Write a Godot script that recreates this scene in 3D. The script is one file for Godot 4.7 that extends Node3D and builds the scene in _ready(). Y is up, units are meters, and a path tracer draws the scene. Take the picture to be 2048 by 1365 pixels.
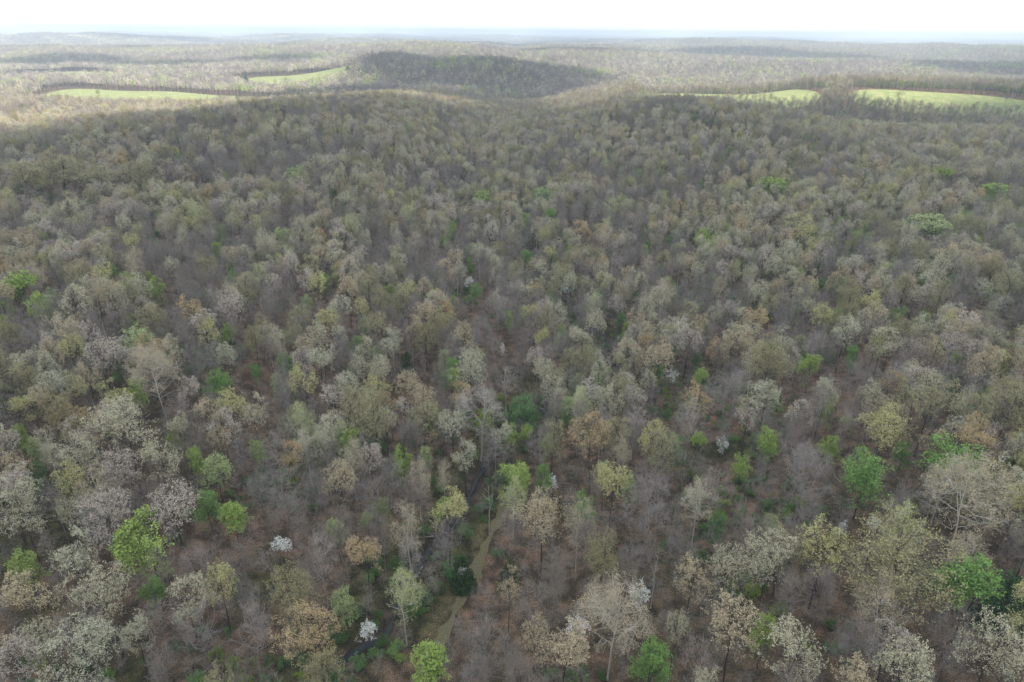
extends Node3D
# A wooded valley in early spring seen from about a hundred metres up: creek, trail, ridge, pastures, hills.

const CAMERA_HEIGHT := 100.0

class Builder:
	var v := PackedVector3Array()
	var n := PackedVector3Array()
	var c := PackedColorArray()
	var ix := PackedInt32Array()

	func tube(p: PackedVector3Array, r: PackedFloat32Array, sides: int, col: Color) -> void:
		var base := v.size()
		var last := p.size() - 1
		var ref := Vector3(0.31, 0.12, 0.94)
		for k in p.size():
			var t := (p[mini(k + 1, last)] - p[maxi(k - 1, 0)]).normalized()
			var a := t.cross(ref)
			a = a.normalized() if a.length_squared() > 0.01 else t.cross(Vector3.RIGHT).normalized()
			var b := t.cross(a)
			for s in sides:
				var w := TAU * s / sides
				var o := a * cos(w) + b * sin(w)
				v.append(p[k] + o * r[k])
				n.append(o)
				c.append(col)
		for k in last:
			for s in sides:
				var a0 := base + k * sides + s
				var a1 := base + k * sides + (s + 1) % sides
				ix.append_array(PackedInt32Array([a0, a1, a0 + sides, a1, a1 + sides, a0 + sides]))

	func spike(p: Vector3, q: Vector3, side: Vector3, col: Color) -> void:
		var base := v.size()
		v.append(p - side); v.append(p + side); v.append(q)
		var m := side.cross(q - p).normalized()
		for k in 3:
			n.append(m); c.append(col)
		ix.append(base); ix.append(base + 1); ix.append(base + 2)

	func kite(p: Vector3, ax: Vector3, ay: Vector3, col: Color) -> void:
		var base := v.size()
		v.append(p - ay); v.append(p + ax); v.append(p + ay * 1.1); v.append(p - ax)
		var m := ax.cross(ay).normalized()
		for k in 4:
			n.append(m); c.append(col)
		ix.append_array(PackedInt32Array([base, base + 1, base + 2, base, base + 2, base + 3]))

	func join(o: Builder) -> void:
		var base := v.size()
		v.append_array(o.v); n.append_array(o.n); c.append_array(o.c)
		for k in o.ix:
			ix.append(base + k)

	func arrays() -> Array:
		# front faces run clockwise, on the side the normals point to
		for k in range(0, mini(ix.size(), 300), 3):
			var face := (v[ix[k + 1]] - v[ix[k]]).cross(v[ix[k + 2]] - v[ix[k]])
			if absf(face.dot(n[ix[k]])) > 1e-7:
				if face.dot(n[ix[k]]) > 0.0:
					ix.reverse()
				break
		var a := []
		a.resize(Mesh.ARRAY_MAX)
		a[Mesh.ARRAY_VERTEX] = v
		a[Mesh.ARRAY_NORMAL] = n
		a[Mesh.ARRAY_COLOR] = c
		a[Mesh.ARRAY_INDEX] = ix
		return a

# ---------------------------------------------------------------- terrain
const CREEK := [[-60, 20], [-46, 50], [-36.9, 75.6], [-32.4, 83.2], [-26.7, 88.5], [-22.3, 91.7], [-21.4, 100.5], [-17.1, 114.7], [-11.5, 124.7], [-8.8, 138.1], [-3.0, 156.1], [3.9, 169.4], [20.7, 181.5], [30.9, 196.7], [36.5, 213.9], [31.1, 235.9], [21.6, 261.8], [12.6, 300.3], [0, 380], [30, 480], [10, 600]]
const TRAIL := [[-24, 50], [-17.5, 75.4], [-15.1, 82.0], [-12.4, 89.3], [-10.3, 96.3], [-7.5, 105.5], [-4.9, 115.9], [-1.0, 128.0], [4.0, 142.0]]
const HILLS := [
	[-28, 1420, 85, 120, 36, 0.0], [60, 1500, 110, 100, 10, 0.0], [-245, 1480, 90, 130, 31, 0.0], [-1100, 2300, 900, 300, 27, 0.05], [-150, 2150, 330, 240, 27, 0.0],
	[-480, 1500, 170, 95, 11, 0.0], [-540, 915, 230, 65, -15, 0.0], [-540, 1140, 210, 80, 7, 0.0], [-420, 1240, 170, 65, -10, 0.0], [430, 720, 260, 75, -12, 0.0], [200, 800, 120, 75, -15, 0.0], [560, 1950, 330, 260, 14, -0.1], [430, 940, 190, 105, 29, 0.12], [180, 960, 90, 60, 9, 0.0], [850, 1010, 220, 120, 12, 0.0],
	[1250, 1750, 420, 260, 16, 0.2], [800, 3000, 700, 260, 30, 0.05], [1900, 2800, 700, 300, 26, 0.0], [-1900, 3400, 1200, 400, 20, 0.0], [-300, 3700, 800, 250, 32, 0.0],
]
# pastures: x, distance, half length, half depth, turn
const FIELDS := [
	[-540, 1070, 180, 135, 0.0], [-934, 1520, 110, 110, 0.0], [-415, 1400, 125, 95, 0.0], [215, 930, 62, 75, 0.0], [325, 920, 55, 75, 0.0], [530, 830, 140, 52, -0.4],
	[-212, 485, 26, 13, 0.0], [-288, 410, 28, 9, 0.1], [560, 1330, 40, 60, 0.6],
]

func ss(a: float, b: float, x: float) -> float:
	var t := clampf((x - a) / (b - a), 0.0, 1.0)
	return t * t * (3.0 - 2.0 * t)

func course(line: Array, d: float) -> float:
	if d <= line[0][1]:
		return line[0][0]
	for k in line.size() - 1:
		if d <= line[k + 1][1]:
			var t: float = (d - line[k][1]) / (line[k + 1][1] - line[k][1])
			return lerpf(line[k][0], line[k + 1][0], t)
	return line[-1][0]

func ground(x: float, z: float) -> float:
	var d := -z
	var off := absf(x - course(CREEK, d))
	var y := 11.0 * ss(6, 140, off)
	var ridge := ss(180, 640, d) * (1.0 - ss(760, 1050, d))
	var left := 1.0 - ss(-420, -120, x - (d - 560.0) * 0.25)
	y += 25.0 * ridge * (1.0 - 0.85 * left) * (1.0 - 0.75 * ss(110, 330, x)) * (0.55 + 0.45 * ss(0, 150, off))
	y += 2.2 * (sin(x * 0.011 + d * 0.007 + 1.3) + sin(-x * 0.006 + d * 0.013 + 0.4) + 0.6 * sin(x * 0.023 - d * 0.017 + 2.1) + 0.4 * sin(x * 0.041 + d * 0.037)) * ss(120, 400, d + off)
	y -= 8.0 * ss(700, 1100, d)
	if d > 500.0:
		for q in HILLS:
			var px: float = x - q[0]
			var pd: float = d - q[1]
			var u: float = (cos(q[5]) * px + sin(q[5]) * pd) / q[2]
			var w: float = (cos(q[5]) * pd - sin(q[5]) * px) / q[3]
			var e := u * u + w * w
			if e < 18.0:
				y += q[4] * exp(-0.5 * e)
	if d > 1700.0:
		var k := 0.0
		var i := 0
		for q in [[0.3, 420.0, 1.0], [1.25, 330.0, 0.9], [2.2, 250.0, 0.7], [0.8, 170.0, 0.5], [2.8, 620.0, 1.1]]:
			var s := sin(q[0])
			var o := cos(q[0])
			k += q[2] * sin((x * o + d * s) / q[1] + i * 1.7 + 0.8 * sin((x * s - d * o) / q[1] * 0.6 + i))
			i += 1
		y += ss(1700, 4500, d) * (20.0 * (1.0 - 0.45 * ss(4500, 8000, d)) * k - 2.0)
	if d < 420.0 and off < 5.0:
		y -= 1.3 * (1.0 - ss(2.0, 5.0, off)) * (1.0 - ss(330, 420, d))
	return y

func in_field(x: float, z: float, grow := 0.0) -> bool:
	for f in FIELDS:
		var px: float = x - f[0]
		var pd: float = -z - f[1]
		if absf(px) > f[2] + f[3] + 40.0 or absf(pd) > f[2] + f[3] + 40.0:
			continue
		var u: float = (cos(f[4]) * px + sin(f[4]) * pd) / (f[2] + grow)
		var w: float = (cos(f[4]) * pd - sin(f[4]) * px) / (f[3] + grow)
		var t := atan2(w, u)
		if u * u + w * w < 1.0 + 0.16 * sin(3.0 * t + f[0]) + 0.1 * sin(5.0 * t + f[1]):
			return true
	return false

# ---------------------------------------------------------------- trees
# height, width, share of bare trunk, limbs, elevation of low and high limbs, upward bend, wander, trunk radius, gaps and lengths of branches and twigs, leaves per tip and their size
const KINDS := {
	"bare": {"h": 19.0, "w": 9.0, "clear": 0.34, "limbs": 18, "lo": 26.0, "hi": 72.0, "up": 0.08, "wig": 0.16, "r": 0.17, "lr": 0.42, "terlen": 1.05, "aims": 125, "nt": 6, "gaps": -0.1, "q": 3, "qlen": 0.62, "qw": 0.0105, "tips": 0.0, "leaf": 0.1, "per": 3, "spread": 0.2, "flat": 0.0},
	"bud": {"h": 20.0, "w": 9.5, "clear": 0.46, "limbs": 17, "lo": 6.0, "hi": 70.0, "up": 0.06, "wig": 0.2, "r": 0.19, "lr": 0.33, "terlen": 0.8, "aims": 125, "nt": 6, "gaps": -0.04, "q": 2, "qlen": 0.45, "qw": 0.011, "tips": 0.8, "leaf": 0.112, "per": 3, "spread": 0.28, "flat": 0.15},
	"budbig": {"h": 21.0, "w": 12.0, "clear": 0.46, "limbs": 21, "lo": 6.0, "hi": 70.0, "up": 0.06, "wig": 0.2, "r": 0.19, "lr": 0.33, "terlen": 0.8, "aims": 205, "nt": 6, "gaps": -0.04, "q": 2, "qlen": 0.45, "qw": 0.011, "tips": 0.8, "leaf": 0.098, "per": 3, "spread": 0.28, "flat": 0.15},
	"fine": {"h": 20.0, "w": 11.0, "clear": 0.32, "limbs": 19, "lo": 10.0, "hi": 68.0, "up": 0.05, "wig": 0.2, "r": 0.23, "lr": 0.33, "terlen": 1.0, "aims": 190, "nt": 6, "gaps": -0.12, "q": 2, "qlen": 0.55, "qw": 0.011, "tips": 0.9, "leaf": 0.1, "per": 3, "spread": 0.36, "flat": 0.2},
	"green": {"h": 12.5, "w": 7.0, "clear": 0.18, "limbs": 16, "lo": 12.0, "hi": 64.0, "up": 0.03, "wig": 0.15, "r": 0.1, "lr": 0.33, "terlen": 0.75, "aims": 105, "nt": 6, "gaps": 0.02, "q": 2, "qlen": 0.4, "qw": 0.01, "tips": 1.0, "leaf": 0.125, "per": 3, "spread": 0.36, "flat": 0.6},
	"pale": {"h": 20.0, "w": 9.5, "clear": 0.3, "limbs": 14, "lo": 18.0, "hi": 64.0, "up": 0.07, "wig": 0.24, "r": 0.17, "lr": 0.36, "terlen": 1.0, "aims": 120, "nt": 6, "gaps": -0.12, "q": 3, "qlen": 0.6, "qw": 0.011, "tips": 0.85, "leaf": 0.09, "per": 3, "spread": 0.34, "flat": 0.0},
	"palebig": {"h": 23.0, "w": 14.0, "clear": 0.3, "limbs": 20, "lo": 18.0, "hi": 64.0, "up": 0.07, "wig": 0.24, "r": 0.17, "lr": 0.36, "terlen": 1.0, "aims": 230, "nt": 6, "gaps": -0.12, "q": 3, "qlen": 0.6, "qw": 0.011, "tips": 0.85, "leaf": 0.08, "per": 3, "spread": 0.34, "flat": 0.0},
	"dogwood": {"h": 5.5, "w": 4.4, "clear": 0.22, "limbs": 10, "lo": 4.0, "hi": 48.0, "up": 0.0, "wig": 0.2, "r": 0.06, "lr": 0.33, "terlen": 0.45, "aims": 46, "nt": 5, "gaps": 0.0, "q": 1, "qlen": 0.3, "qw": 0.008, "tips": 0.85, "leaf": 0.1, "per": 3, "spread": 0.26, "flat": 0.85},
	"cedar": {"h": 9.5, "w": 4.2, "clear": 0.03, "limbs": 50, "lo": 5.0, "hi": 48.0, "up": 0.02, "wig": 0.12, "r": 0.11, "lr": 0.18, "terlen": 0.4, "aims": 230, "nt": 4, "gaps": -1.0, "q": 1, "qlen": 0.3, "qw": 0.01, "tips": 1.0, "leaf": 0.14, "per": 6, "spread": 0.24, "flat": 0.2},
	"sapling": {"h": 8.5, "w": 3.4, "clear": 0.2, "limbs": 12, "lo": 30.0, "hi": 68.0, "up": 0.06, "wig": 0.16, "r": 0.04, "lr": 0.33, "terlen": 0.7, "aims": 34, "nt": 6, "gaps": -1.0, "q": 3, "qlen": 0.45, "qw": 0.009, "tips": 0.12, "leaf": 0.06, "per": 2, "spread": 0.15, "flat": 0.0},
	"shrub": {"h": 2.6, "w": 3.2, "clear": 0.02, "limbs": 12, "lo": 20.0, "hi": 70.0, "up": 0.0, "wig": 0.2, "r": 0.04, "lr": 0.33, "terlen": 0.4, "aims": 50, "nt": 5, "gaps": -0.2, "q": 1, "qlen": 0.3, "qw": 0.009, "tips": 0.8, "leaf": 0.11, "per": 4, "spread": 0.25, "flat": 0.3},
	"snag": {"h": 14.0, "w": 4.5, "clear": 0.42, "limbs": 7, "lo": 25.0, "hi": 60.0, "up": 0.06, "wig": 0.26, "r": 0.13, "lr": 0.33, "terlen": 0.7, "aims": 9, "nt": 3, "gaps": -1.0, "q": 1, "qlen": 0.4, "qw": 0.01, "tips": 0.0, "leaf": 0.1, "per": 1, "spread": 0.1, "flat": 0.0},
}

func any_dir(rng: RandomNumberGenerator) -> Vector3:
	var y := rng.randf_range(-1.0, 1.0)
	var a := rng.randf() * TAU
	var r := sqrt(1.0 - y * y)
	return Vector3(r * cos(a), y, r * sin(a))

func grow(kind: String, number: int, lod: int) -> Array:
	var k: Dictionary = KINDS[kind]
	var rng := RandomNumberGenerator.new()
	rng.seed = hash(kind) + number * 7919 + 13
	var trunk := Builder.new()
	var limbs := Builder.new()
	var twigs := Builder.new()
	var leaves := Builder.new()
	var H: float = k.h
	var W: float = k.w
	var low: float = H * k.clear
	var mid := Vector3(0, low + (H - low) * 0.5, 0)
	var half := Vector3(W * 0.5, (H - low) * 0.54, W * 0.5)
	var s1 := rng.randf() * TAU
	var s2 := rng.randf() * TAU
	var s3 := rng.randf() * TAU
	var cone := kind == "cedar"
	var inside := func(p: Vector3) -> bool:
		if cone:
			return Vector2(p.x, p.z).length() < W * 0.5 * pow(clampf(1.02 - p.y / H, 0.0, 1.0), 0.75) * (1.0 + 0.14 * sin(atan2(p.z, p.x) * 4.0 + p.y * 2.0 + s1))
		var q := (p - mid) / half
		var az := atan2(q.z, q.x)
		if q.y < 0.0:
			q.y *= 1.12
		var f := 0.95 + 0.11 * sin(3.0 * az + s1 + q.y * 1.5) + 0.10 * sin(5.0 * az + s2 - q.y * 3.0) + 0.08 * sin(q.y * 5.0 + s3)
		return q.length_squared() < f * f
	# trunk with a wandering leader
	var p := PackedVector3Array()
	var r := PackedFloat32Array()
	var steps := 9
	var lean := Vector3(rng.randfn() * 0.03, 0, rng.randfn() * 0.03)
	var at := Vector3.ZERO
	for j in steps + 1:
		var t := float(j) / steps
		p.append(at)
		r.append(k.r * (pow(1.0 - t, 0.8) * 0.93 + 0.07) * (1.35 if j == 0 else 1.0))
		at += Vector3(0, H * 0.95 / steps, 0) + (lean + Vector3(rng.randfn(), 0, rng.randfn()) * k.wig * (0.12 if t < k.clear else 0.38)) * H / steps
	trunk.tube(p, r, 6 if lod == 0 else 4, Color.WHITE)
	var on_trunk := func(t: float) -> Vector3:
		var f := clampf(t, 0.0, 0.999) * steps
		return p[int(f)].lerp(p[int(f) + 1], f - int(f))
	var nodes := PackedVector3Array()
	var core := PackedVector3Array()
	var core_r := PackedFloat32Array()
	for m in 6:
		var f: float = lerpf(k.clear, 0.94, m / 5.0)
		core.append(on_trunk.call(f))
		core_r.append(k.r * 0.6 * (pow(1.0 - f, 0.8) * 0.93 + 0.05))
	limbs.tube(core, core_r, 3, Color.WHITE)
	var nl: int = k.limbs
	for j in nl:
		var t: float = lerpf(k.clear + 0.02, 0.96, (j + rng.randf() * 0.8) / nl)
		var up := clampf((t - k.clear) / (1.0 - k.clear), 0.0, 1.0)
		var e := deg_to_rad(lerpf(k.lo, k.hi, up) + rng.randfn() * 9.0)
		var az := j * 2.4 + rng.randfn() * 0.5 + s1
		var dir := Vector3(cos(az) * cos(e), sin(e), sin(az) * cos(e))
		var q: Vector3 = on_trunk.call(t)
		var lp := PackedVector3Array([q])
		var stride := maxf(W * 0.085, 0.25)
		for m in 14:
			dir = (dir + any_dir(rng) * k.wig + Vector3.UP * k.up).normalized()
			q += dir * stride
			if not inside.call(q + dir * stride * 0.8):
				break
			lp.append(q)
			nodes.append(q)
		if lp.size() < 2:
			continue
		var lr := PackedFloat32Array()
		var r0: float = k.r * k.lr * (1.0 - 0.45 * up) * clampf(lp.size() / 7.0, 0.5, 1.2)
		for m in lp.size():
			lr.append(r0 * (1.0 - float(m) / lp.size()) + 0.012)
		limbs.tube(lp, lr, 4 if lod == 0 else 3, Color.WHITE)
	for m in 10:
		nodes.append(on_trunk.call(lerpf(k.clear + 0.08, 0.97, m / 9.0)))
	# branches reach for points spread through the outer crown, and end in twigs and leaves
	var lumps := FastNoiseLite.new()
	lumps.seed = number * 31 + kind.length()
	lumps.frequency = 0.11 if W > 6.0 else 0.2
	var aims: int = k.aims if lod == 0 else int(k.aims * 0.75)
	var tries := 0
	var made := 0
	while made < aims and tries < aims * 12:
		tries += 1
		var o := any_dir(rng)
		var s := pow(rng.randf(), 0.42)
		var goal := mid + Vector3(o.x * half.x, o.y * half.y, o.z * half.z) * s
		if cone:
			goal = Vector3(o.x * half.x, H * (1.0 - sqrt(rng.randf())), o.z * half.x) * 1.0
		if not inside.call(goal) or (not cone and lumps.get_noise_3dv(goal) < k.gaps):
			continue
		if not cone and o.y < -0.35 and rng.randf() < 0.6:
			continue
		made += 1
		var best := 1e9
		var root := nodes[0]
		for nd in nodes:
			var gap := nd.distance_squared_to(goal) * (1.0 if nd.y < goal.y + 0.2 else 2.5)
			if gap < best and gap > 0.04:
				best = gap
				root = nd
		var length := root.distance_to(goal)
		var arc := Vector3.DOWN * length * 0.1 + any_dir(rng) * length * 0.13
		var bp := PackedVector3Array([root, root.lerp(goal, 0.38) + arc, root.lerp(goal, 0.72) + arc * 0.6, goal])
		var b0 := (0.014 + 0.009 * minf(length, 4.0)) * (1.5 if kind == "bare" else 1.0)
		limbs.tube(bp, PackedFloat32Array([b0, b0 * 0.7, b0 * 0.45, 0.007]), 3, Color.WHITE)
		var away := (goal - root).normalized()
		var out := (goal - mid).normalized()
		var nt: int = k.nt if lod == 0 else int(k.nt * 0.75)
		for w in nt:
			var f := lerpf(1.1, 2.98, pow(float(w) / maxf(nt - 1, 1), 0.8))
			var bi := int(f)
			var tq := bp[bi].lerp(bp[bi + 1], f - bi)
			var td := (away * rng.randf_range(0.2, 0.8) + out * 0.35 + any_dir(rng) + Vector3.UP * 0.25).normalized()
			var tl: float = k.terlen * rng.randf_range(0.5, 1.25)
			var te := tq + td * tl
			var sd := td.cross(any_dir(rng)).normalized()
			var wide: float = k.qw * (1.5 if lod == 0 else 2.6)
			twigs.spike(tq, te, sd * wide, Color.WHITE)
			var ends: Array = [te]
			var nq: int = k.q if lod == 0 else int(k.q * 0.5)
			for m in nq:
				var qt := tq.lerp(te, rng.randf_range(0.2, 1.0))
				var qd := (td + any_dir(rng) * 0.9).normalized()
				var qe: Vector3 = qt + qd * k.qlen * rng.randf_range(0.6, 1.3)
				twigs.spike(qt, qe, qd.cross(any_dir(rng)).normalized() * k.qw * (1.0 if lod == 0 else 1.9), Color.WHITE)
				if m < 2:
					ends.append(qe)
			for en in ends:
				if rng.randf() > k.tips:
					continue
				var tone := rng.randf_range(0.8, 1.18)
				var hue := rng.randfn() * 0.05
				var col := Color(tone * (1.0 + hue), tone, tone * (1.0 - hue * 1.6))
				var count: int = k.per if lod == 0 else maxi(1, int(k.per * 0.6))
				var size: float = k.leaf * (1.0 if lod == 0 else 1.75)
				for m in count:
					var lq: Vector3 = en + any_dir(rng) * k.spread * sqrt(rng.randf())
					var nrm := any_dir(rng).lerp(Vector3.UP, k.flat * rng.randf_range(0.5, 1.0)).normalized()
					var ax := nrm.cross(any_dir(rng)).normalized()
					var sz := size * rng.randf_range(0.65, 1.3)
					leaves.kite(lq, ax * sz * 0.62, nrm.cross(ax) * sz, col * rng.randf_range(0.88, 1.1))
	return [trunk, limbs, twigs, leaves]

func far_tree(number: int) -> Array:
	var rng := RandomNumberGenerator.new()
	rng.seed = 5000 + number
	var wood := Builder.new()
	var crown := Builder.new()
	var H := 19.0
	wood.tube(PackedVector3Array([Vector3.ZERO, Vector3(0.2, 8, 0), Vector3(0.1, 15, 0.2)]), PackedFloat32Array([0.24, 0.17, 0.06]), 3, Color.WHITE)
	for j in 7:
		var az := j * 2.4 + rng.randf()
		var a := Vector3(0, 7.0 + j * 0.9, 0)
		wood.spike(a, a + Vector3(cos(az) * 3.3, rng.randf_range(2.5, 4.5), sin(az) * 3.3), Vector3(-sin(az), 0, cos(az)) * 0.12, Color.WHITE)
	for j in 120:
		var q := any_dir(rng)
		q.y = absf(q.y) * 1.5 - 0.5
		q = q.normalized() * rng.randf_range(0.6, 1.0)
		var lobe := 0.9 + 0.16 * sin(3.0 * atan2(q.z, q.x) + number) + 0.12 * sin(5.0 * atan2(q.z, q.x) + q.y * 4.0)
		var pos := Vector3(q.x * 5.3 * lobe, 11.6 + q.y * 7.0 * lobe, q.z * 5.3 * lobe)
		var nrm := any_dir(rng)
		var ax := nrm.cross(any_dir(rng)).normalized()
		var sz := rng.randf_range(0.3, 0.62)
		var tone := rng.randf_range(0.75, 1.2)
		crown.kite(pos, ax * sz * 0.8, nrm.cross(ax) * sz, Color(tone, tone, tone))
	return [wood, crown]

func far_grove(number: int) -> Builder:
	var rng := RandomNumberGenerator.new()
	rng.seed = 9000 + number
	var b := Builder.new()
	for t in 22:
		var c := Vector3(rng.randf_range(-0.55, 0.55), 0, rng.randf_range(-0.55, 0.55))
		var tree_r := rng.randf_range(0.09, 0.15)
		var tall := rng.randf_range(0.36, 0.52)
		var tint := rng.randf_range(0.75, 1.2)
		var warm := rng.randfn() * 0.05
		for j in 26:
			var q := any_dir(rng)
			q.y = absf(q.y) * 1.3 - 0.3
			q = q.normalized() * rng.randf_range(0.75, 1.0)
			var pos := c + Vector3(q.x * tree_r, tall * 0.66 + q.y * tall * 0.34, q.z * tree_r)
			var nrm := (q + any_dir(rng) * 0.8).normalized()
			var ax := nrm.cross(any_dir(rng)).normalized()
			var sz := rng.randf_range(0.022, 0.042)
			b.kite(pos, ax * sz, nrm.cross(ax) * sz, Color(tint * (1.0 + warm), tint, tint * (1.0 - warm)) * rng.randf_range(0.85, 1.15))
	return b

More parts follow.
